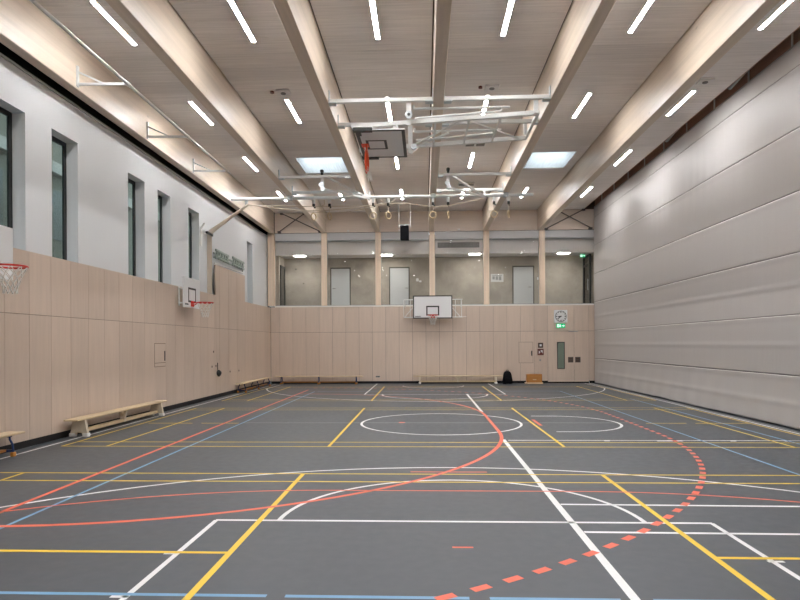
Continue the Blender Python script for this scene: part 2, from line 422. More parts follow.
wl.box(XL-.05, XL-.02, 19.45, 22.66, 3.38, 4.385, 1)
ed = [YF-.1]
for a, b in LW: ed += [a, b]
ed.append(YB+.1)
for i in range(0, len(ed), 2): wl.box(-7.285, XU, ed[i], ed[i+1], 0, 6.58, 2)
for a, b in LW: wl.box(-7.285, XU, a, b, 0, W0, 2); wl.box(-7.285, XU, a, b, W1, 6.58, 2)
S(wl, 'wall_left', ['panel', 'joint', 'white'])
bs = MB(); bs.box(-6.95, -6.87, YF, YB, 0, .12); S(bs, 'baseboard_left', 'black')
tr = MB(); tr.box(-7.0, -6.975, YF, YB, 6.555, 6.60); S(tr, 'trim_1', 'greymetal')
tr = MB(); tr.box(-7.6, -7.4, YF-.1, YB+.3, 6.3, 7.66); tr.box(-7.4, -7.03, YF-.1, YB+.3, 6.581, 6.60); tr.box(-7.4, -6.97, YB+.06, YB+.3, 3.4, 7.66); S(tr, 'trim_2', 'black')  # black sheets added to stand in for the dark void; end cap blocks sky light
for i, (a, b) in enumerate(LW):
    f = MB(); x0, x1, t = -7.275, -7.235, .085
    f.box(x0, x1, a, a+t, W0, W1); f.box(x0, x1, b-t, b, W0, W1); f.box(x0, x1, a+t, b-t, W0, W0+t); f.box(x0, x1, a+t, b-t, W1-t, W1)
    fo = S(f, 'window_%d' % (i+1), 'frame')
    g = MB(); g.box(-7.257, -7.253, a+t, b-t, W0+t, W1-t); g.build('pane', 'glass', fo)

# ---------------------------------------------------------------- back wall
wb = MB(); wb.box(-7.0, 5.4, YB+.02, YB+.3, .1, 3.40, 1); wb.box(5.4, 7.95, YB+.02, YB+.3, 2.30, 3.40, 1); wb.box(7.18, 7.95, YB+.02, YB+.3, .06, 2.3, 1)
putb = lambda a, b, z0, z1: wb.box(a, b, YB, YB+.02, z0, z1, 0)
panels(wb, XL, 5.40, -6.46, .593, [(.105, 2.275), (2.285, 3.405)], putb, .0045)
for a, b in ((5.40, 6.54), (6.54, 7.18), (7.18, 7.9)): putb(a+.005, b-.005, 2.285, 3.405)
putb(7.185, 7.9, .105, 2.275)
S(wb, 'wall_back', ['panel', 'shadowgap'])
wb = MB(); wb.box(-6.66, 7.9, YB, YB+.05, 6.72, ZC, 0)
wb.box(-7.0, 7.95, YB+.05, YB+.25, 6.705, 8.1, 1)
S(wb, 'wall_back_upper', ['band', 'shadowgap'])
bs = MB(); bs.box(-6.85, 5.38, YB+.01, YB+.06, 0, .10); bs.box(7.2, 7.9, YB+.01, YB+.06, 0, .10); S(bs, 'baseboard_back', 'black')
sl = MB(); sl.box(-6.66, 7.9, YB-.02, YB+.3, 3.405, 3.465); S(sl, 'trim_3', 'sill')
# posts
posts = [(-6.96, -6.66)]+[(c-.125, c+.125) for c in CX]
pn = ['left corner of the hall', 'first free beam from the left', 'second free beam from the left', 'middle beam above the hung backboard', 'second free beam from the right', 'rightmost beam near the curtain']
for i, (a, b) in enumerate(posts):
    p = MB(); p.bbox(a, b, YB-.04 if i else YB-.1, YB+.21, 3.466, 6.70, .012)
    p.build('timber_post', 'post', origin=None, label='pale timber post in the back wall, '+('at the ' if i == 0 else 'below the ')+pn[i], category='post', group='timber posts of the back window band')
# window band
wx = [(-6.66, CX[0]-.125)]+[(CX[i]+.125, CX[i+1]-.125) for i in range(4)]+[(CX[4]+.125, 7.9)]
for i, (a, b) in enumerate(wx):
    f = MB(); f.box(a, b, YB+.10, YB+.14, 3.465, 3.50); f.box(a, b, YB+.08, YB+.16, 6.335, 6.375); f.box(a, a+.012, YB+.10, YB+.14, 3.5, 6.335); f.box(b-.012, b, YB+.10, YB+.14, 3.5, 6.335)
    fo = S(f, 'window_%d' % (7+i), 'greymetal')
    g = MB(); g.box(a+.012, b-.012, YB+.118, YB+.122, 3.50, 6.335); g.build('pane', 'glass2', fo)
    t = MB(); t.box(a+.01, b-.01, YB+.03, YB+.2, 6.38, 6.70); S(t, 'trim_%d' % (4+i), 'box_grey')
# gallery corridor behind the windows
gw = MB(); gw.box(-6.7, 7.9, 27.95, 28.15, 3.2, 6.6); S(gw, 'wall_gallery', 'concrete')
gw = MB(); gw.box(-6.75, -6.55, YB+.3, 27.95, 3.2, 6.6); S(gw, 'wall_gallery_left', 'concrete')
gw = MB(); gw.box(7.75, 7.95, YB+.3, 27.95, 3.2, 6.6); S(gw, 'wall_gallery_right', 'concrete')
gf = MB(); gf.box(-6.7, 7.9, YB+.3, 28.0, 3.15, 3.3); S(gf, 'floor_gallery', 'greymetal')
gc = MB(); gc.box(-6.6, 7.8, YB+.24, 28.0, 5.78, 5.86); gc.box(-6.7, 7.9, YB+.22, YB+.26, 5.75, 6.6); gc.box(-6.7, 7.9, YB+.22, 28.1, 6.5, 6.6); S(gc, 'ceiling_gallery', 'bulk')

# doors
d1 = MB()
def leaf(mb, x0, x1, win=None):
    if not win: mb.box(x0, x1, YB-.002, YB+.03, .06, 2.275); return
    a, b, c, e = win
    mb.box(x0, a, YB-.002, YB+.03, .06, 2.275); mb.box(b, x1, YB-.002, YB+.03, .06, 2.275); mb.box(a, b, YB-.002, YB+.03, .06, c); mb.box(a, b, YB-.002, YB+.03, e, 2.275)
d1.box(5.39, 7.19, YB+.035, YB+.2, 0, 2.3)
do = S(d1, 'door_1', 'black')
lf = MB(); leaf(lf, 5.408, 6.534, (5.80, 6.13, .62, 1.80)); l1 = lf.build('door_leaf', 'panel', do)
w = MB(); t = .03
w.box(5.80, 5.80+t, YB-.008, YB+.02, .62, 1.8); w.box(6.13-t, 6.13, YB-.008, YB+.02, .62, 1.8); w.box(5.83, 6.10, YB-.008, YB+.02, .62, .65); w.box(5.83, 6.10, YB-.008, YB+.02, 1.77, 1.8)
w.build('window_frame', 'frame', l1); w = MB(); w.box(5.83, 6.10, YB+.004, YB+.01, .65, 1.77); w.build('glass_panel', 'slotglass', l1)
lf = MB(); leaf(lf, 6.546, 7.174); l2 = lf.build('door_leaf', 'panel', do)
for l, a in ((l1, 6.27), (l2, 6.58)):
    h = MB(); h.bbox(a, a+.23, YB-.012, YB, .90, 1.14, .004, 0); h.bbox(a+.035, a+.195, YB-.016, YB-.01, .935, 1.105, .002, 1); h.bar((a+.06, YB-.03, 1.02), (a+.17, YB-.03, 1.02), .02, .03, 0); h.bar((a+.115, YB-.03, 1.02), (a+.115, YB-.012, 1.02), .02, .02, 0)
    h.build('pull_handle', ['darksteel', 'brownplate'], l)
h = MB(); h.bbox(6.30, 6.70, YB-.03, YB-.001, 2.245, 2.285, .005); h.build('door_closer', 'greymetal', do)
for i, (a, b, hx) in enumerate(((-4.40, -3.44, -4.28), (-1.64, -.68, -.76), (4.08, 5.08, 4.93))):
    f = MB(); y0 = 27.93
    f.box(a, a+.05, y0, 27.96, 3.3, 5.34); f.box(b-.05, b, y0, 27.96, 3.3, 5.34); f.box(a+.05, b-.05, y0, 27.96, 5.28, 5.34)
    fo = S(f, 'door_%d' % (i+2), 'doorframe')
    l = MB(); l.box(a+.05, b-.05, 27.94, 27.955, 3.3, 5.28); lo = l.build('door_leaf', 'doorleaf', fo)
    h = MB(); sg = 1 if i == 0 else -1
    h.bar((hx, 27.90, 4.35), (hx, 27.945, 4.35), .02, .02); h.bar((hx, 27.9, 4.35), (hx+.13*sg, 27.9, 4.35), .018, .02); h.build('door_handle', 'darksteel', lo)
f = MB()   # glazed corridor door at the right end
for a, b in ((26.82, 26.90), (27.85, 27.94)): f.box(7.30, 7.38, a, b, 3.3, 5.7)
for z in (3.3, 5.22, 5.62): f.box(7.30, 7.38, 26.9, 27.85, z, z+.08)
fo = S(f, 'door_5', 'frame'); g = MB(); g.box(7.335, 7.341, 26.9, 27.85, 3.38, 5.22); g.build('pane', 'glass2', fo)
h = MB(); h.bar((7.27, 26.98, 4.1), (7.27, 26.98, 4.6), .02, .02); h.bar((7.27, 26.98, 4.15), (7.31, 26.98, 4.15), .02, .02); h.bar((7.27, 26.98, 4.55), (7.31, 26.98, 4.55), .02, .02); h.build('door_handle', 'steel', fo)
f = MB(); f.box(-6.55, -6.50, 27.0, 27.08, 3.3, 5.36); f.box(-6.55, -6.50, 27.75, 27.83, 3.3, 5.36); f.box(-6.55, -6.50, 27.08, 27.75, 5.28, 5.36); fo = S(f, 'door_6', 'frame')
f = MB(); f.box(-6.548, -6.53, 27.08, 27.75, 3.3, 5.28); f.build('door_leaf', 'doorframe', fo)

# ---------------------------------------------------------------- right and front walls (beyond the curtain, behind the camera)
w = MB(); w.box(7.95, 8.1, YF-.1, YB+.2, 0, 8.0); S(w, 'wall_right', 'brownwood')
w = MB(); w.box(-7.4, 8.0, YF-.2, YF-.02, 0, 8.4, 1)
pf = lambda a, b, z0, z1: w.box(a, b, YF-.02, YF, z0, z1, 0)
panels(w, XL, 7.9, -6.46, .593, [(.105, 2.275), (2.285, 3.405)], pf, .0045)
S(w, 'wall_front', ['panel', 'white'])

# ---------------------------------------------------------------- beams
bn = ['leftmost free-standing', 'second from left', 'middle', 'second from right', 'rightmost']
e = MB(); e.bbox(-6.88, -6.66, YF, YB-.1, ZBM-.01, ZC+.05, .008)
e.build('roof_beam', 'beam', origin=None, label='deep pale glulam edge beam above the white wall with slit windows', category='beam', group='glulam roof beams')
for n, x in zip(bn, BX):
    e = MB(); e.bbox(x-.11, x+.11, YF, YB, ZBM, ZC+.05, .008)
    e.build('roof_beam', 'beam', origin=None, label='deep pale glulam roof beam, the %s of the five over the hall' % n, category='beam', group='glulam roof beams')

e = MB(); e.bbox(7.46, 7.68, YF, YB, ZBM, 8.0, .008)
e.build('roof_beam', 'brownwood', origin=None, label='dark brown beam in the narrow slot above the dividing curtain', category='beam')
# diagonal bracing
for nm, pr in (('left', [((-6.43, 6.76), (-5.30, 7.56)), ((-6.32, 7.57), (-4.62, 6.76))]), ('right', [((5.34, 6.76), (6.95, 7.57)), ((5.75, 7.57), (7.25, 6.76))])):
    t = thing('cross_brace', (pr[0][0][0], YB-.12, 6.76), 'dark steel rod cross brace high on the back wall, at its %s end' % nm, 'brace', 'steel cross braces')
    for k, ((xa, za), (xb, zb)) in enumerate(pr):
        r = MB(); r.tube([(xa, YB-.10-.04*k, za), (xb, YB-.10-.04*k, zb)], .022, 8); r.build('brace_rod', 'darksteel', t)
    for (xa, za), (xb, zb) in pr:
        for x, z in ((xa, za), (xb, zb)): r = MB(); r.bbox(x-.07, x+.07, YB-.15, YB-.001, z-.05, z+.02, .008); r.build('anchor_plate', 'darksteel', t)

# ---------------------------------------------------------------- strip lights
lanes = [-5.58, -3.25, -.86, 1.51, 3.88, 6.26]
rows = [1.40, 5.65, 9.90, 14.12, 18.38, 22.60]
lt = thing('ceiling_light', (0, 0, ZC), 'x', 'light', 'slim LED strip lights on the timber ceiling')
b = MB(); b.box(-.042, .042, 0, 1.5, ZC-.018, ZC); b.box(-.042, -.0385, 0, 1.5, ZC-.03, ZC-.018); b.box(.0385, .042, 0, 1.5, ZC-.03, ZC-.018); b.box(-.0385, .0385, 0, .004, ZC-.036, ZC-.018); b.box(-.0385, .0385, 1.496, 1.5, ZC-.036, ZC-.018); b.build('housing', 'whitemetal', lt)
b = MB(); b.prism([(-.038, ZC-.0185), (.038, ZC-.0185), (.038, ZC-.0298), (0, ZC-.0365), (-.038, ZC-.0298)], 'y', .0045, 1.4955); b.build('diffuser', 'lamp', lt)
ln = ['left edge beam lane', 'second lane from left', 'third lane from left', 'fourth lane from left', 'second lane from right', 'lane beside the curtain']
rn = {9.90: 'nearest in view, cut by the top edge', 14.12: 'second nearest in view', 18.38: 'third nearest in view', 22.60: 'farthest, nearest the back wall'}
first = True
for j, y in enumerate(rows):
    for i, x in enumerate(lanes):
        if y == 18.38 and i in (1, 4): continue
        lab = ('slim LED strip light, %s, %s' % (ln[i], rn[y])) if y in rn else 'slim LED strip light on the ceiling above or behind the camera'
        if first: o = lt; o.location = (x, y, ZC); o['label'] = lab; first = False
        else: o = dup(lt, (x, y, ZC), lab)
# gallery lights
gt = None
for x, nm in ((-5.63, 'leftmost pane'), (-1.69, 'pane behind the speaker'), (2.27, 'pane with the air grille'), (6.20, 'rightmost pane')):
    lab = 'small rectangular ceiling light in the corridor seen through the '+nm
    if gt: dup(gt, (x, 26.93, 5.78), lab); continue
    gt = thing('corridor_light', (x, 26.93, 5.78), lab, 'light', 'corridor ceiling lights')
    b = MB(); b.bbox(x-.27, x+.27, 26.75, 27.11, 5.755, 5.78, .005); b.build('housing', 'whitemetal', gt)
    b = MB(); b.box(x-.25, x+.25, 26.77, 27.09, 5.745, 5.754); b.build('diffuser', 'glamp', gt)

# ceiling gadgets
sm = None
for x, y, lab in ((-3.23, 13.72, 'square ceiling detector with red sensor, second lane from the left'), (1.56, 13.70, 'square ceiling detector with red sensor, above the folded goal frame'), (6.28, 13.62, 'square ceiling detector in the lane beside the curtain')):
    if sm: dup(sm, (x, y, ZC), lab); continue
    sm = thing('ceiling_detector', (x, y, ZC), lab, 'detector', 'ceiling detectors')
    b = MB(); b.bbox(x-.16, x+.16, y-.13, y+.13, ZC-.05, ZC, .01); b.build('housing', 'bulk', sm)
    b = MB(); b.tube([(x, y, ZC-.065), (x, y, ZC-.05)], .06, 16); b.build('dome', 'vent', sm)
    b = MB(); b.tube([(x-.26, y, ZC-.04), (x-.26, y, ZC)], .045, 14); b.build('sensor', 'redplastic', sm)
for x, y, lab in ((1.5, 17.5, 'grey twin grille box on the ceiling behind the folded goal frame'), (1.55, 21.9, 'small twin box on the ceiling beyond the right hoist frame')):
    t = thing('ceiling_box', (x, y, ZC), lab, 'sensor box')
    b = MB(); b.bbox(x-.30, x+.30, y-.15, y+.15, ZC-.07, ZC, .01); b.build('housing', 'whitemetal', t)
    b = MB(); b.box(x-.27, x-.03, y-.12, y+.12, ZC-.075, ZC-.07); b.box(x+.03, x+.27, y-.12, y+.12, ZC-.075, ZC-.07); b.build('grille', 'vent', t)

# ---------------------------------------------------------------- curtain
NY, NZ = 150, 190
y0c, y1c, z0c, z1c = YF+.05, 26.36, .022, 7.67
seams = [1.08, 2.30, 3.53, 4.74, 5.98, 7.20]; soft = [.5, 1.69, 2.9]
zs = []
z = z0c
grid = sorted(set([z0c, z1c]+[z0c+(z1c-z0c)*i/NZ for i in range(NZ+1)]+[s+d for s in seams for d in (-.03, -.012, -.011, .011, .012, .03)]))
def cx(y, z):
    x = XR
    x += .010*math.sin(y*.7+.6*math.sin(z*1.1))
    for s in seams:
        dz = z-s
        if abs(dz) < .0115: x += .006
        if dz < 0: x -= .007*math.exp(-((dz+.05)/.05)**2)
    for s in soft: x -= .010*math.exp(-((z-s)/.05)**2)
    low = max(0, 1.1-z)/1.1
    x += low*(.012*math.sin(y*2.3+1.3*math.sin(y*1.1))+.004*math.sin(y*7+z*3))
    x += .0022*math.sin(y*12+2*math.sin(y*2.3))*(.5+.5*math.sin(y*.8+z*1.1))*math.exp(-((z-6.3)/.8)**2)
    return x
c = MB(); vs = []; fs = []; 
NYY = 620
for j in range(NYY+1):
    y = y0c+(y1c-y0c)*j/NYY
    for z in grid:
        zz = z
        if z < .3: zz = z+max(0, .010*math.sin(y*2.1+1.2*math.sin(y*.9)))*(1-z/.3)
        vs.append((cx(y, z), y, zz))
G = len(grid)
ms = []
for j in range(NYY):
    for k in range(G-1):
        fs.append((j*G+k, (j+1)*G+k, (j+1)*G+k+1, j*G+k+1))
        zm = (grid[k]+grid[k+1])/2
        ms.append(1 if any(abs(zm-s) < .0111 for s in seams) else 0)
cur = thing('divider_curtain', (XR, 12.5, 0), 'tall grey fabric dividing curtain with horizontal seams along the right side', 'curtain')
c.add(vs, fs, 0, True); c.m = ms
co = c.build('curtain_fabric', ['curtain', 'seam'], cur)
sd = co.modifiers.new('thick', 'SOLIDIFY'); sd.thickness = .006; sd.offset = 1
b = MB(); b.box(XR+.015, XR+.05, y0c, y1c, 7.60, 7.68); b.build('top_rail', 'greymetal', cur)
for k in range(17):
    y = YF+.6+1.62*k
    b = MB(); b.tube([(XR+.03, y, 7.66), (XR+.03, y, 8.0)], .02, 8); b.build('hanger_rod', 'whitemetal', cur)
b = MB(); b.tube([(7.2, YF, 7.93), (7.2, YB, 7.93)], .025, 10); b.build('lifting_shaft', 'greymetal', cur)
for k in range(16):
    y = YF+1.2+1.62*k
    b = MB(); b.tube([(7.2, y, 7.93), (7.2, y+.35, 7.93)], .06, 12); b.build('winding_drum', 'vent', cur)
for y, nm in ((13.2, 'nearer'), (16.9, 'farther')):
    b = MB(); b.tube([(7.10, y, 7.76), (7.13, y+.5, 7.77), (7.26, y+1.3, 7.79)], .06, 12)
    b.build('air_duct', 'greymetal', origin=None, label='grey duct in the dark slot above the curtain, the %s one' % nm, category='duct')

# ---------------------------------------------------------------- basketball goals
def place(mat):            # transform function from a 4x4
    return lambda p: mat @ p
def net(mb, c, R, H, n=10, lv=5, r2=.42, th=.008):
    pts = []
    for k in range(lv+1):
        f = k/lv; rad = R*(1-(1-r2)*min(1, f*1.25)**.8)
        pts.append([(c[0]+rad*math.cos(2*PI*(i+.5*(k % 2))/n), c[1]+rad*math.sin(2*PI*(i+.5*(k % 2))/n), c[2]-H*f) for i in range(n)])
    for k in range(lv):
        for i in range(n):
            a = pts[k][i]
            for j in ((i, (i-1) % n) if k % 2 == 0 else (i, (i+1) % n)):
                mb.tube([a, pts[k+1][j]], th, 4, cap=False)
def goal_parts(root, T, w, h, zb, rimz, border, rimmat='rim', black_edge=True, depth=.40, inner=(.56, .42), netH=.40, do_net=True):
    """local frame: board face in plane y=0 looking -y, x across, z up, z=0 at rim"""
    t = .03
    b = MB(T); b.bbox(-w/2, w/2, 0, t, zb, zb+h, .006); b.build('backboard', 'board', root)
    b = MB(T); e = -.003
    if black_edge:
        q = border
        b.box(-w/2, w/2, e, 0, zb, zb+q); b.box(-w/2, w/2, e, 0, zb+h-q, zb+h); b.box(-w/2, -w/2+q, e, 0, zb+q, zb+h-q); b.box(w/2-q, w/2, e, 0, zb+q, zb+h-q)
        b.build('board_border', 'frame', root)
    b = MB(T); q = .055; iw, ih = inner; z0 = .0
    b.box(-iw/2, iw/2, e, 0, z0, z0+q); b.box(-iw/2, iw/2, e, 0, z0+ih-q, z0+ih); b.box(-iw/2, -iw/2+q, e, 0, z0+q, z0+ih-q); b.box(iw/2-q, iw/2, e, 0, z0+q, z0+ih-q)
    b.build('target_square', 'frame', root)
    b = MB(T)
    for i in range(9):
        b.box(-w/2+.09+i*.028, -w/2+.09+i*.028+.018, e, 0, zb+.07, zb+.07+(.04 if i % 3 else .05))
    b.build('maker_mark', 'frame', root)
    R = .225
    b = MB(T); b.ring((0, -.15-R, 0), R, .015 if rimmat == 'rim' else .03, 'z', 32, 8)
    b.bbox(-.10, .10, -.02, -.003, -.11, .05, .004)
    b.prism([(-.10, -.02), (.10, -.02), (.055, -.17), (-.055, -.17)], 'z', -.012, .012)
    b.bar((0, -.02, -.09), (0, -.16, -.012), .05, .012); b.build('rim', rimmat, root)
    if do_net:
        b = MB(T); net(b, (0, -.15-R, -.012), R, netH); b.build('net', 'net', root)
# back wall goal
bx, bz = .36, 2.97
root = thing('basketball_goal', (bx, YB, bz), 'black-edged white backboard with red rim on the back wall, in the middle', 'basketball goal')
T = place(Matrix.Translation((bx, 25.98, bz)))
goal_parts(root, T, 1.70, 1.0, -.13, bz, .045)
f = MB()
for z in (3.68, 2.91): f.tube([(-.90, YB-.28, z), (1.66, YB-.28, z)], .02, 8)
for x in (-.90, -.62, 1.35, 1.62, .1, .6): f.tube([(x, YB-.28, 2.91), (x, YB-.28, 3.68)], .014, 8)
for x in (-.85, 1.60):
    for z in (2.91, 3.68): f.tube([(x, YB-.28, z), (x, YB-.0, min(z, 3.36))], .016, 8)
f.tube([(-.85, YB-.28, 2.93), (-.45, YB-.28, 3.40)], .014, 8); f.tube([(1.55, YB-.28, 2.93), (1.15, YB-.28, 3.40)], .014, 8)
for x in (-.3, .98):
    for z in (3.0, 3.62): f.tube([(x, YB-.28, z), (x, 26.01, z)], .02, 8)
f.tube([(1.6, YB-.28, 2.91), (1.82, YB-.28, 2.93)], .012, 6)
f.build('wall_frame', 'whitemetal', root)
# side wall goals
for (y, lab) in ((8.78, 'white side-wall backboard with red rim at the left picture edge, nearest the camera'), (16.80, 'small white side-wall backboard with red rim below the slit windows, farther along')):
    z = 2.95
    root = thing('basketball_goal', (XL, y, z), lab, 'basketball goal', 'side wall basketball goals')
    T = place(Matrix.Translation((-6.60, y, z)) @ Matrix.Rotation(PI/2, 4, 'Z'))
    goal_parts(root, T, 1.20, .84, -.15, z, .04, black_edge=False, inner=(.56, .42))
    f = MB()
    for dy in (-.35, .35):
        for dz in (-.02, .38): f.bar((XL, y+dy, z+dz), (-6.63, y+dy, z+dz), .04, .04)
        f.bar((XL+.02, y+dy, z-.10), (XL+.02, y+dy, z+.43), .05, .03, up=(1, 0, 0)); f.bar((-6.65, y-.4, z+.1+dy*.6), (-6.65, y+.4, z+.1+dy*.6), .04, .04)
    f.build('wall_frame', 'whitemetal', root)

# folded ceiling goal
root = thing('ceiling_basketball_goal', (0, 12.9, 6.6), 'folded-up ceiling basketball rig of white tubes with grey backboard and orange rim', 'basketball goal')
zb = 6.10
mat = Matrix(((0, 0, 1, -1.24), (1, 0, 0, 13.05), (0, 1, 0, zb), (0, 0, 0, 1)))
goal_parts(root, place(mat), 1.80, 1.02, -.16, 0, .07, rimmat='orange_rim', do_net=False, inner=(.59, .45))
for sy_ in (-.9, .9):
    f = MB(place(mat)); f.bbox(sy_-.05, sy_+.05, -.035, .05, -.19, .20, .01); f.build('edge_padding', 'frame', root)
nb = MB()
for i in range(14):
    t = -PI*.15-PI*.7*i/13
    a = Vector((-1.24, 13.05+.225*math.cos(t), zb-.375+.225*math.sin(t)))
    m1 = Vector((-1.21+.05*math.sin(i*2.1), 13.05+.16*math.cos(t)+.03*math.sin(i), 5.52)); b1 = Vector((-1.16+.05*math.cos(i*1.7), 13.05+.10*math.cos(t), 5.32))
    nb.tube([a, m1, b1], .006, 4)
nb.build('net', 'net', root)
def cross_bars(root, y, z, spans):
    for a, b in spans:
        m = MB(); m.bbox(a+.01, b-.01, y-.04, y+.04, z-.04, z+.04, .008); m.build('crossbar', 'whitemetal', root)
        for x in (a, b):
            s = 1 if x == a else -1
            m = MB(); m.bbox(min(x, x+s*.16), max(x, x+s*.16), y-.07, y+.07, z-.07, z-.035, .006); m.bbox(min(x, x+s*.02), max(x, x+s*.02), y-.05, y+.05, z-.07, z+.22, .006)
            m.build('clamp', 'steel', root)
sp = [(BX[1]+.11, BX[2]-.11), (BX[2]+.11, BX[3]-.11)]
cross_bars(root, 12.3, 6.76, sp); cross_bars(root, 13.62, 6.76, sp)
for yy, nmy in ((12.45, 0), (13.95, 1)):
    f = MB(); f.bar((-1.50, yy, 6.28), (2.38, yy, 6.50), .085, .085); f.build('main_tube', 'whitemetal', root)
for yy in (12.42, 13.75):
    f = MB(); f.tube([(-.20, yy, 6.62), (1.78, yy, 6.62)], .028, 8); f.tube([(-.17, yy, 6.42), (1.60, yy, 6.54)], .028, 8)
    f.tube([(-.20, yy, 6.62), (-.20, yy, 6.70)], .022, 8); f.tube([(1.60, yy, 6.54), (1.60, yy, 6.62)], .022, 8)
    f.build('guide_tube', 'whitemetal', root)
f = MB()
for x in (.25, .95, 1.6): f.bar((x, 12.45, 6.36+.056*(x-.25)), (x-.02, 13.95, 6.36+.056*(x-.25)), .04, .04)
f.bar((-.25, 13.92, 6.36), (.85, 12.5, 6.42), .03, .03); f.bar((.85, 12.5, 6.42), (2.20, 13.92, 6.47), .03, .03)
f.bar((-.25, 13.92, 6.30), (.55, 13.2, 6.38), .04, .04)
f.build('lattice_brace', 'whitemetal', root)
f = MB(); f.bar((2.30, 12.36, 6.78), (2.30, 12.36, 6.46), .09, .05); f.build('hinge_post', 'whitemetal', root)
f = MB(); f.bar((2.36, 12.5, 6.50), (2.36, 13.95, 6.50), .06, .06); f.bar((2.30, 13.68, 6.78), (2.30, 13.68, 6.48), .07, .05)
f.build('hinge_post', 'whitemetal', root)
f = MB(); f.bar((-.30, 12.34, 6.80), (-.30, 12.34, 6.25), .10, .05); f.build('hanger_post', 'whitemetal', root)
f = MB(); f.bar((-.30, 13.66, 6.80), (-.30, 13.66, 6.10), .10, .05); f.bar((-.1, 13.9, 6.36), (-.30, 13.66, 6.1), .06, .05); f.build('hanger_post', 'whitemetal', root)
f = MB(); f.tube([(-.30, 12.27, 6.45), (-.30, 12.31, 6.45)], .075, 24, 0); f.tube([(-.30, 12.25, 6.45), (-.30, 12.28, 6.45)], .03, 16, 1)
f.build('winch_wheel', ['steel', 'frame'], root)
f = MB(); f.tube([(-.22, 13.55, 6.22), (-.22, 13.62, 6.22)], .06, 24, 0); f.build('winch_wheel', 'steel', root)
f = MB()
for yy in (12.45, 13.7): f.bar((-1.25, yy, 6.30), (-1.25, yy, 6.14), .05, .05); f.bar((-.55, yy, 6.34), (-.55, yy, 6.14), .05, .05)
f.bar((-1.3, 12.2, 6.16), (-1.3, 13.9, 6.16), .05, .05); f.bar((-.6, 12.2, 6.16), (-.6, 13.9, 6.16), .05, .05)
f.build('board_bracket', 'whitemetal', root)

# triangular hoist frames behind
for k, (x0, x1, px, sgn, lab) in enumerate(((BX[3-1]+.11, BX[3]-.11, .72, 1, 'white V-shaped hoist frame on two crossbars, right of the middle beam'), (BX[0]+.11, BX[1]-.11, -3.03, 1, 'white V-shaped hoist frame on two crossbars beneath the left skylight'))):
    root = thing('hoist_frame', ((x0+x1)/2, 18.7, 6.7), lab, 'hoist frame', 'ceiling hoist frames')
    for y in (17.8, 19.62): cross_bars(root, y, 6.76, [(x0, x1)])
    m = MB(); ax = px+1.25
    m.bar((px, 17.85, 6.82), (ax, 19.5, 6.50), .06, .06); m.bar((px, 17.85, 6.40), (ax, 19.5, 6.50), .06, .06); m.bar((ax, 19.5, 6.45), (ax, 19.62, 6.76), .06, .05)
    m.build('arm', 'whitemetal', root)
    m = MB(); m.bar((px, 17.84, 6.84), (px, 17.84, 6.34), .10, .06); m.build('pivot_plate', 'whitemetal', root)
    m = MB(); m.tube([(px-.02, 17.74, 6.50), (px-.02, 17.80, 6.50)], .075, 20); m.tube([(px+.03, 17.74, 6.38), (px+.03, 17.80, 6.38)], .065, 20); m.build('pulley', 'steel', root)
    m = MB(); m.bbox(px-.05, px+.05, 17.7, 17.82, 6.86, 6.95, .02); m.bbox(px-.035, px+.035, 17.72, 17.8, 6.80, 6.90, .01); m.build('motor', 'frame', root)

# long rail with rings and climbing ropes
rail = thing('equipment_rail', (0, 19.8, 6.62), 'long white tube rail spanning under the beams, carrying rings and ropes', 'rail')
m = MB(); m.tube([(-6.44, 19.8, 6.615), (3.58, 19.8, 6.615)], .052, 14); m.build('rail_tube', 'whitemetal', rail)
for x in BX[:4]: m = MB(); m.bbox(x-.08, x+.08, 19.73, 19.87, 6.55, 6.70, .01); m.build('rail_clamp', 'steel', rail)
m = MB(); m.bar((-5.92, 19.8, 6.56), (-5.92, 19.8, 6.42), .09, .05); m.build('rope_hanger', 'steel', rail)
rings = [(-3.66, .95, 'first'), (-3.13, 1.15, 'second'), (-1.68, 0, 'third'), (-1.18, .75, 'fourth'), (.30, 0, 'fifth'), (.80, 1.3, 'sixth'), (2.30, 0, 'seventh'), (2.78, 1.2, 'eighth')]
r0 = None
for x, rz, nm in rings:
    lab = 'wooden gymnastic ring hanging from the ceiling rail, %s from the left' % nm
    if r0 is None:
        r0 = thing('gymnastic_ring', (x, 19.8, 6.0), lab, 'gymnastic ring', 'gymnastic rings on the ceiling rail')
        m = MB(); m.ring((x, 19.8, 6.0), .108, .021, 'y', 26, 8); m.build('ring', 'benchwood', r0)
        m = MB(); m.bar((x, 19.8, 6.10), (x, 19.8, 6.34), .022, .006); m.build('strap', 'rope', r0)
        m = MB(); m.bbox(x-.035, x+.035, 19.76, 19.84, 6.32, 6.42, .012); m.bar((x-.03, 19.8, 6.36), (x+.07, 19.8, 6.30), .04, .04); m.build('buckle', 'frame', r0)
        m = MB(); m.bbox(x-.04, x+.04, 19.75, 19.85, 6.42, 6.56, .012); m.build('trolley', 'whitemetal', r0)
        r0.rotation_euler = (0, 0, rz)
    else: dup(r0, (x, 19.8, 6.0), lab, rz)
def sag(pts, n=8):
    out = []
    P = [Vector(p) for p in pts]
    for i in range(len(P)-1):
        a = P[max(i-1, 0)]; b = P[i]; c_ = P[i+1]; d_ = P[min(i+2, len(P)-1)]
        for k in range(n):
            t = k/n; out.append(.5*((2*b)+(c_-a)*t+(2*a-5*b+4*c_-d_)*t*t+(3*b-a-3*c_+d_)*t**3))
    out.append(P[-1]); return out
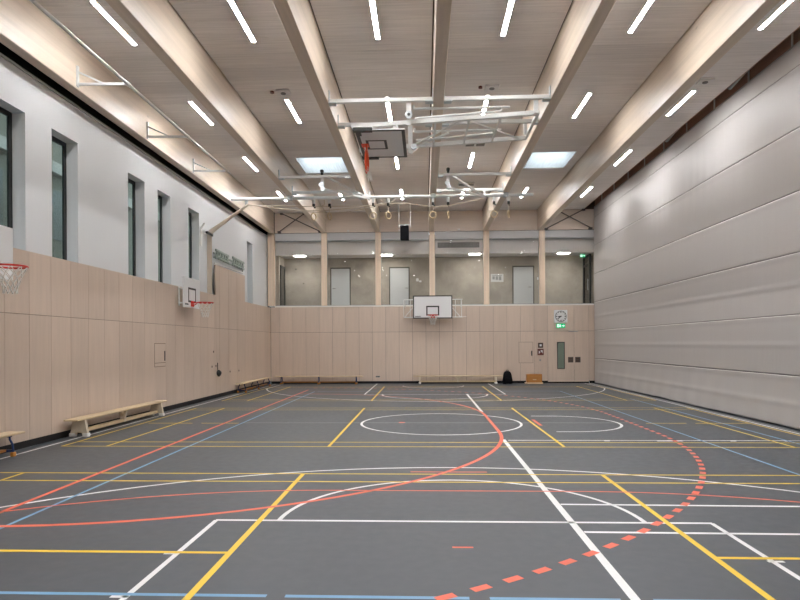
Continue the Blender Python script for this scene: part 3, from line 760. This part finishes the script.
ends = [((1.92, 19.72, 6.50), [(.5, 19.8, 6.28), (-.95, 19.8, 6.40), (-2.8, 19.8, 6.12), (-4.6, 19.8, 6.25)], 'longest, reaching to the right hoist frame'),
        ((-.95, 19.8, 6.54), [(-1.3, 19.8, 6.40), (-3.3, 19.8, 6.20), (-4.9, 19.8, 6.30)], 'starting left of the speaker'),
        ((-1.45, 19.8, 6.54), [(-1.5, 19.82, 6.36), (-3.6, 19.82, 6.34), (-5.0, 19.82, 6.38)], 'the straightest'),
        ((-3.3, 19.78, 6.54), [(-3.4, 19.78, 6.34), (-4.4, 19.78, 6.36), (-5.2, 19.78, 6.38)], 'shortest')]
for k, (a, mid, nm) in enumerate(ends):
    off = (k-1.5)*.11
    top = sag([a]+mid+[(-5.86, 19.78+off*.4, 6.42)], 6)
    low = [(-6.40, 19.42+off*.6, 5.88), (-6.88, 19.14+off, 5.42), (-6.935, 19.13+off, 5.30), (-6.935, 19.13+off, 4.3), (-6.935, 19.13+off, 3.42)]
    m = MB(); m.tube(top+low, [.012]*(len(top)-1)+[.019]*(len(low)+1), 8)
    m.build('climbing_rope', 'rope', origin=None, label='beige climbing rope pulled aside to the left wall, '+nm, category='rope', group='climbing ropes')
t = thing('rope_hook', (XU, 18.85, 5.3), 'white hook bracket on the left wall with black strap holding the ropes', 'hook')
m = MB(); m.bbox(XU+.001, XU+.03, 18.46, 18.60, 4.85, 5.45, .008); m.bar((XU+.02, 18.5, 5.40), (XU+.10, 18.6, 5.58), .05, .04); m.bar((XU+.03, 18.5, 5.26), (XU+.06, 18.85, 5.28), .03, .03); m.build('bracket', 'whitemetal', t)
m = MB(); m.bar((-6.905, 18.90, 5.34), (-6.905, 19.36, 5.34), .02, .09); m.bar((-6.97, 18.90, 5.34), (-6.97, 19.36, 5.34), .02, .09); m.bar((-6.97, 18.90, 5.34), (-6.905, 18.90, 5.34), .02, .09); m.bar((-6.97, 19.36, 5.34), (-6.905, 19.36, 5.34), .02, .09); m.build('strap', 'frame', t)

# tube rail along the left edge beam
t = thing('curtain_rail', (-5.68, 11, 6.78), 'thin white tube running along the left edge beam on three triangular brackets', 'rail')
m = MB(); m.tube([(-5.67, 3.0, 6.77), (-5.67, 17.35, 6.77)], .030, 10); m.build('rail_tube', 'whitemetal', t)
for y in (5.44, 8.36, 11.28, 14.20, 17.07):
    m = MB(); m.bar((-6.645, y, 6.73), (-6.645, y, 7.13), .06, .03, up=(1, 0, 0)); m.bar((-6.64, y, 6.78), (-5.66, y, 6.765), .045, .045); m.bar((-6.64, y, 7.02), (-6.15, y, 6.79), .03, .03)
    m.tube([(-5.67, y-.04, 6.77), (-5.67, y+.04, 6.77)], .042, 10); m.build('wall_bracket', 'whitemetal', t)

# teal rail mechanism above the raised panels
t = thing('steel_rail_bracket', (XU, 21.2, 4.8), 'teal metal rail with two toothed carriages above the raised left wall panels', 'bracket')
m = MB(); m.bar((-6.965, 19.6, 4.80), (-6.965, 22.9, 4.78), .04, .05); m.bar((-6.965, 19.6, 4.66), (-6.965, 22.9, 4.62), .03, .03); m.build('rail', 'teal', t)
for ya, yb in ((19.7, 21.0), (21.45, 22.8)):
    m = MB(); 
    for k in range(5):
        y = ya+(yb-ya)*k/5; m.bar((-6.94, y, 4.64), (-6.94, y+.25, 4.92), .05, .05)
        m.bar((-6.93, y+.25, 4.64), (-6.93, y, 4.92), .03, .04)
    m.bar((-6.93, ya, 4.92), (-6.93, yb, 4.88), .05, .06); m.bar((-6.93, ya, 4.68), (-6.93, yb, 4.66), .05, .05); m.build('carriage', 'teal', t)
m = MB(); m.bar((-6.95, 19.6, 4.46), (-6.95, 22.7, 4.50), .05, .05); m.bar((-6.95, 22.7, 4.5), (-6.95, 22.7, 4.65), .05, .05); m.build('guide_strip', 'whitemetal', t)

# black knob hanging on left wall, small sockets
t = thing('hanging_knob', (XL, 19.55, .85), 'small black knob on a cord hanging on the left wall panels', 'knob')
m = MB(); m.tube([(XL+.02, 19.53, 1.16), (XL+.02, 19.55, .9)], .012, 6); m.build('cord', 'frame', t)
m = MB(); m.tube([(XL+.05, 19.56, .92), (XL+.05, 19.56, .88), (XL+.05, 19.56, .82), (XL+.05, 19.56, .74), (XL+.05, 19.56, .70)], [.02, .07, .095, .06, .02], 14); m.tube([(XL, 19.56, .82), (XL+.05, 19.56, .82)], .02, 8); m.build('knob', 'frame', t)
w0 = None
for y, z, nm in ((19.21, 1.53, 'the highest one'), (19.06, 1.05, 'lower left one'), (19.42, 1.06, 'beside the hanging cord'), (20.85, .81, 'in the middle panel'), (21.85, .80, 'in the farthest panel')):
    lab = 'tiny round socket cap in the left wall panels, '+nm
    m = MB(); m.tube([(XL-.005, y, z), (XL+.008, y, z)], .035, 14)
    m.build('socket_cap', 'brownplate', origin=None, label=lab, category='socket cap', group='round socket caps in the left wall')

# hatches
t = thing('wall_hatch', (XL, 15.27, 1.2), 'small flush timber hatch in the left wall with a slot handle', 'hatch', 'flush wall hatches')
m = MB(); m.box(XL+.001, XL+.004, 14.94, 15.60, 1.19, 1.80); m.build('gap', 'joint', t)
m = MB(); m.box(XL+.004, XL+.008, 14.955, 15.585, 1.30, 1.785); m.box(XL+.004, XL+.008, 14.955, 15.585, 1.205, 1.285); m.build('door', 'panel', t)
m = MB(); m.bbox(XL+.008, XL+.02, 15.50, 15.55, 1.34, 1.60, .004); m.build('handle', 'frame', t)
t = thing('wall_hatch', (4.44, YB, .9), 'flush timber hatch in the back wall above the orange box', 'hatch', 'flush wall hatches')
m = MB(); m.box(4.135, 4.755, YB-.004, YB-.001, .885, 1.81); m.build('gap', 'joint', t)
m = MB(); m.box(4.15, 4.74, YB-.008, YB-.004, .90, 1.795); m.build('door', 'panel', t)
m = MB(); m.bbox(4.67, 4.72, YB-.02, YB-.008, 1.20, 1.42, .004); m.build('handle', 'frame', t)

# clock
t = thing('wall_clock', (5.955, YB, 2.92), 'square white wall clock with round face above the double door', 'clock')
m = MB(); m.bbox(5.67, 6.24, YB-.07, YB, 2.64, 3.20, .015); m.build('case', 'board', t)
m = MB(); m.tube([(5.955, YB-.0725, 2.92), (5.955, YB-.070, 2.92)], .23, 40); m.build('dial', 'paper', t)
m = MB(); cxx, cz = 5.955, 2.92
m.ring((cxx, YB-.072, cz), .235, .011, 'y', 40, 6)
for i in range(12):
    a = i*PI/6; l = .16 if i % 3 == 0 else .18
    m.bar((cxx+l*math.sin(a), YB-.074, cz+l*math.cos(a)), (cxx+.215*math.sin(a), YB-.074, cz+.215*math.cos(a)), .004, .045 if i % 3 == 0 else .032, up=(math.cos(a), 0, -math.sin(a)))
m.build('dial_marks', 'frame', t)
for nm, ang, l, w in (('hour_hand', 259, .13, .045), ('minute_hand', 228, .20, .032)):
    a = math.radians(ang); m = MB()
    m.bar((cxx-.03*math.sin(a), YB-.078, cz-.03*math.cos(a)), (cxx+l*math.sin(a), YB-.078, cz+l*math.cos(a)), .004, w, up=(math.cos(a), 0, -math.sin(a))); m.build(nm, 'frame', t)
# exit signs
def exit_sign(x0, x1, z0, z1, yy, lab, th=.05):
    t = thing('exit_sign', ((x0+x1)/2, yy+th, z0), lab, 'exit sign', 'green exit signs')
    w, h = x1-x0, z1-z0
    m = MB(); m.bbox(x0, x1, yy, yy+th, z0, z1, .008); m.build('light_box', 'exit_green', t)
    m = MB(); a, b = yy-.004, yy-.0005
    q = lambda u, v: (x0+w*u, z0+h*v)
    m.prism([q(.08, .15), q(.08, .85), q(.26, .85), q(.26, .15)], 'y', a, b)                       # door
    m.prism([q(.34, .72), q(.38, .84), q(.43, .84), q(.46, .72), q(.40, .66)], 'y', a, b)          # head
    m.prism([q(.30, .40), q(.36, .62), q(.46, .60), q(.56, .48), q(.52, .44), q(.44, .52), q(.42, .38), q(.52, .26), q(.48, .12), q(.44, .14), q(.46, .26), q(.36, .36), q(.30, .14), q(.26, .16), q(.32, .36)], 'y', a, b)
    m.prism([q(.60, .44), q(.60, .56), q(.78, .56), q(.78, .74), q(.94, .5), q(.78, .26), q(.78, .44)], 'y', a, b)
    m.build('pictogram', 'exit_white', t)
exit_sign(5.77, 6.14, 2.42, 2.60, YB-.06, 'small green lit exit sign directly below the wall clock', .058)
exit_sign(6.93, 7.16, 5.56, 5.70, 26.95, 'small green exit sign inside the corridor, behind the rightmost window pane', .03)
m = MB(); m.tube([(7.045, 26.965, 5.70), (7.045, 26.965, 5.78)], .01, 6); m.build('hanger', 'whitemetal', bpy.data.objects['exit_sign.001'])

# wall devices by the door
t = thing('call_button', (5.08, YB, 1.65), 'small brown square wall plate with white button, upper of two by the hatch', 'button plate')
m = MB(); m.bbox(4.97, 5.19, YB-.02, YB, 1.55, 1.77, .006); m.build('plate', 'brownplate', t)
m = MB(); m.bbox(5.035, 5.125, YB-.03, YB-.02, 1.615, 1.705, .006); m.build('button', 'board', t)
t = thing('fire_alarm_box', (5.07, YB, 1.36), 'small dark red and white alarm plate, lower of two by the hatch', 'alarm')
m = MB(); m.bbox(4.95, 5.21, YB-.03, YB, 1.23, 1.50, .006); m.build('plate', 'redplastic', t)
m = MB(); m.prism([(5.0, 1.28), (5.07, 1.36), (5.0, 1.44)], 'y', YB-.036, YB-.03); m.prism([(5.16, 1.30), (5.16, 1.44), (5.08, 1.44), (5.08, 1.40), (5.13, 1.36)], 'y', YB-.036, YB-.03); m.build('symbol', 'board', t)
m = MB(); m.bbox(5.03, 5.10, YB-.015, YB, .97, 1.05, .004); m.tube([(5.065, YB-.02, 1.01), (5.065, YB-.012, 1.01)], .022, 12)
m.build('wall_socket', 'greymetal', origin=None, label='tiny grey socket plate below the red alarm plate', category='socket')
m = MB(); m.bbox(-2.17, -1.98, YB-.012, YB, .27, .34, .004, 0); m.box(-2.15, -2.09, YB-.015, YB-.012, .285, .325, 1); m.box(-2.06, -2.0, YB-.015, YB-.012, .285, .325, 1)
m.build('wall_socket', ['greymetal', 'frame'], origin=None, label='double socket low on the back wall between the two long benches', category='socket')
for x, nm in ((-3.36, 'left of the speaker'), (1.53, 'above the air grille'), (-1.08+.0, 'behind the speaker')):
    m = MB(); m.bbox(x-.05, x+.05, YB-.06, YB, 6.73, 6.81, .01); m.tube([(x, YB-.08, 6.76), (x, YB-.06, 6.76)], .025, 12)
    m.build('motion_sensor', 'bulk', origin=None, label='tiny beige sensor on the timber band of the back wall, '+nm, category='sensor', group='small band sensors')
# vent grille
t = thing('air_grille', (1.52, YB+.2, 6.0), 'wide grey slatted air grille behind the glass right of the middle post', 'grille')
m = MB(); m.bbox(.50, 2.55, YB+.19, YB+.215, 5.93, 6.33, .004); m.build('frame', 'bulk', t)
m = MB(); m.box(.60, 2.45, YB+.178, YB+.19, 6.01, 6.25); m.build('backing', 'vent', t)
m = MB()
for k in range(30): x = .62+.0622*k; m.bar((x, YB+.172, 6.01), (x, YB+.172, 6.25), .012, .012)
m.build('slats', 'greymetal', t)
# gallery bits
m = MB(); m.bbox(3.09, 3.67, 27.94, 27.95, 4.60, 4.97, .002, 0)
for k in range(3): m.box(3.16+.15*k, 3.27+.15*k, 27.936, 27.939, 4.72-.02*k, 4.86, 1)
m.box(3.15, 3.6, 27.936, 27.939, 4.89, 4.92, 1)
m.build('paper_notice', ['paper', 'greymetal'], origin=None, label='white paper notice on the corridor wall left of the third door', category='notice')
t = thing('light_switch', (-.31, 27.95, 4.7), 'white switch with a small side box right of the second corridor door', 'switch')
m = MB(); m.bbox(-.38, -.26, 27.92, 27.95, 4.66, 4.80, .006); m.build('plate', 'board', t); m = MB(); m.bbox(-.24, -.13, 27.91, 27.95, 4.62, 4.70, .006); m.build('side_box', 'board', t)
m = MB(); m.bbox(5.22, 5.29, 27.93, 27.95, 4.68, 4.80, .004); m.build('light_switch', 'board', origin=None, label='small white switch right of the rightmost grey corridor door', category='switch')
for x, z, nm in ((-6.02, 5.28, 'upper left'), (-5.66, 4.61, 'lower')):
    m = MB(); m.tube([(x, 27.93, z), (x, 27.95, z)], .03, 10); m.tube([(x-.02, 27.90, z+.02), (x, 27.93, z)], .012, 6); m.build('wall_anchor', 'frame', origin=None, label='tiny dark anchor on the concrete seen through the leftmost pane, the %s one' % nm, category='anchor')

# speaker
t = thing('loudspeaker', (-.81, 25.0, 6.7), 'black box loudspeaker hanging on white rods before the back window band', 'speaker')
m = MB(); m.bbox(-.99, -.63, 24.95, 25.25, 6.10, 6.70, .02); m.build('cabinet', 'fabric_black', t)
m = MB(); m.bbox(-.97, -.65, 24.94, 24.95, 6.13, 6.67, .003); m.build('front_grille', 'fabric_black', t)
m = MB(); m.bar((-1.05, 25.1, 6.74), (-.57, 25.1, 6.74), .05, .04)
for x in (-1.05, -.57): m.tube([(x, 25.1, 6.66), (x, 25.1, ZC)], .016, 8); m.bbox(x-.03, x+.03, 25.07, 25.13, 6.62, 6.74, .006)
m.build('hanging_frame', 'whitemetal', t)

# ---------------------------------------------------------------- benches
def bench(kind, loc, rot, L, lab):
    """local: length along +x from 0 to L, width along y -.15...15; top at .36"""
    t = thing('gym_bench', loc, lab, 'bench', 'long gymnastic benches'); t.location = (0, 0, 0)
    m = MB(); m.bbox(0, L, -.14, .14, .325, .36, .008); m.build('seat_board', 'benchwood', t)
    legs = [.30, L/2, L-.30]
    if kind == 'steel':
        m = MB(); m.bbox(.30, L-.30, -.045, .045, .075, .11, .006); m.build('balance_beam', 'orangewood' if L > 0 else 'benchwood', t)
        for x in legs:
            m = MB()
            for s in (-1, 1): m.tube([(x, s*.09, .325), (x, s*.09, .27), (x+.0, s*.135, .19), (x, s*.145, .07)], .016, 8)
            m.bar((x, -.15, .09), (x, .15, .09), .04, .03); m.bar((x, -.11, .315), (x, .11, .315), .05, .02)
            lg = m.build('leg', 'blue_steel', t)
            for s in (-1, 1):
                m = MB(); m.bbox(x-.035, x+.035, s*.145-.03, s*.145+.03, 0, .07, .008); m.build('foot', 'orangecap', lg)
    else:
        m = MB(); m.bbox(.30, L-.30, -.04, .04, .07, .14, .006); m.build('balance_beam', 'benchwood', t)
        for i, x in enumerate(legs):
            m = MB()
            if i == 1:
                m.prism([(-.10, .325), (.10, .325), (.06, .2), (.045, .07), (-.045, .07), (-.06, .2)], 'x', x-.03, x+.03)
                m.prism([(x-.16, .325), (x+.16, .325), (x+.03, .2), (x-.03, .2)], 'y', -.03, .03); m.build('leg', 'whitewood', t)
            else:
                m.prism([(-.12, .325), (.12, .325), (.17, .04), (.07, .04), (.05, .10), (-.05, .10), (-.07, .04), (-.17, .04)], 'x', x-.035, x+.035)
                lg = m.build('leg', 'whitewood', t)
                for s in (-1, 1):
                    m = MB(); m.bbox(x-.05, x+.05, s*.13-.055, s*.13+.055, 0, .07, .01); m.build('foot', 'whitecap', lg)
    t.location = loc; t.rotation_euler = (0, 0, rot); return t
bench('steel', (-6.67, 5.55, 0), PI/2, 4.0, 'gym bench with blue steel legs at the left picture edge')
bench('wood', (-6.64, 10.98, 0), PI/2, 3.92, 'long pale gym bench with white-footed wooden legs along the left wall')
bench('steel', (-6.66, 21.3, 0), PI/2, 4.0, 'gym bench with dark legs at the far end of the left wall')
bench('steel', (-6.60, 26.2, 0), 0, 3.9, 'gym bench with dark legs against the back wall at the left corner')
bench('wood', (-.51, 26.2, 0), 0, 3.9, 'pale gym bench with white legs against the back wall, beneath the goal')

# backpack
t = thing('backpack', (3.59, 26.15, 0), 'black backpack slumped on the floor against the back wall, right of the benches', 'backpack')
m = MB(); n = 20; rings_ = [(0, .20, .12), (.03, .235, .15), (.12, .225, .15), (.25, .20, .13), (.38, .185, .12), (.48, .155, .095), (.535, .10, .06), (.56, .02, .02)]
vs = []; fs = []
for z, rx, ry in rings_:
    for i in range(n):
        a = 2*PI*i/n; q = 1+.03*math.sin(3*a+z*9)
        vs.append((3.585+rx*q*math.copysign(abs(math.cos(a))**.8, math.cos(a)), 26.16+ry*q*math.copysign(abs(math.sin(a))**.8, math.sin(a)), z))
for k in range(len(rings_)-1):
    for i in range(n): fs.append((k*n+i, k*n+(i+1) % n, (k+1)*n+(i+1) % n, (k+1)*n+i))
fs.append(tuple(range(n))[::-1]); fs.append(tuple((len(rings_)-1)*n+i for i in range(n)))
m.add(vs, fs, 0, True); m.build('bag_body', 'fabric_black', t)
m = MB(); m.bbox(3.46, 3.71, 25.97, 26.04, .05, .26, .03); m.build('front_pocket', 'fabric_black', t)
m = MB(); m.tube([(3.54, 26.14, .53), (3.55, 26.13, .59), (3.62, 26.13, .59), (3.63, 26.14, .53)], .012, 8); m.build('carry_loop', 'fabric_black', t)
m = MB(); m.tube([(3.44, 26.03, .34), (3.40, 25.99, .15), (3.36, 25.97, .012), (3.48, 25.90, .012)], .014, 6); m.build('strap', 'fabric_black', t)
# orange wooden box
t = thing('wooden_box', (4.72, 26.1, 0), 'orange-brown wooden box with a lighter base lip, left of the double door', 'box')
m = MB(); m.bbox(4.40, 5.05, 26.0, 26.30, .06, .42, .012); m.build('body', 'orangewood', t)
m = MB(); m.bbox(4.35, 5.08, 25.93, 26.32, 0, .06, .01); m.build('base_board', 'benchwood', t)
m = MB(); m.bbox(4.65, 4.80, 25.992, 26.0, .17, .20, .003); m.build('hand_slot', 'benchwood', t)

# ---------------------------------------------------------------- building opposite, seen through the slit windows
t = thing('neighbouring_building', (-12, 22, 0), 'grey-green building with light bands seen through the slit windows of the left wall', 'building')
m = MB(); m.box(-13.0, -12.0, -5, 60, 0, 14); m.build('facade', 'facade', t)
m = MB()
for z in (4.1, 7.3, 10.5): m.box(-12.0, -11.8, -5, 60, z, z+.35)
m.build('floor_band', 'concrete', t)
for k in range(12):
    y = 12+3.2*k
    for z in (5.2, 8.4):
        m = MB(); m.box(-12.0, -11.97, y, y+1.4, z, z+1.6); m.build('facade_window', 'facadeglass', t)
m = MB(); m.box(-30, -7.6, -10, 70, -.2, -.1); m.build('ground', 'facade', origin=None, kind='structure')

# ---------------------------------------------------------------- world, camera, view
w = bpy.data.worlds.new('World'); SC.world = w; w.use_nodes = True
nt = w.node_tree; bg = nt.nodes['Background']
tc = nt.nodes.new('ShaderNodeTexCoord'); nn = nt.nodes.new('ShaderNodeTexNoise'); nn.inputs['Scale'].default_value = 2.5; nn.inputs['Detail'].default_value = 4
nt.links.new(tc.outputs['Generated'], nn.inputs['Vector'])
mx = nt.nodes.new('ShaderNodeMix'); mx.data_type = 'RGBA'; mx.inputs['A'].default_value = (.58, .76, 1, 1); mx.inputs['B'].default_value = (.78, .89, 1, 1)
nt.links.new(nn.outputs['Fac'], mx.inputs['Factor']); nt.links.new(mx.outputs['Result'], bg.inputs['Color']); bg.inputs['Strength'].default_value = 3.2

f, h, yaw, roll, sx, sy = 599.3, 1.7546, .0398, -.005, .68, 43.8
cam = bpy.data.cameras.new('Camera'); co = bpy.data.objects.new('Camera', cam); COL.objects.link(co)
cam.sensor_width = 36; cam.lens = f*36/800; cam.shift_x = -sx/800; cam.shift_y = sy/800; cam.clip_start = .05; cam.clip_end = 300
co.matrix_world = Matrix.Translation((0, 0, h)) @ Matrix.Rotation(yaw, 4, 'Z') @ Matrix.Rotation(PI/2, 4, 'X') @ Matrix.Rotation(roll, 4, 'Z')
SC.camera = co
SC.view_settings.view_transform = 'Standard'; SC.view_settings.look = 'None'; SC.view_settings.gamma = 1; SC.view_settings.exposure = 0
SC.view_settings.use_curve_mapping = False
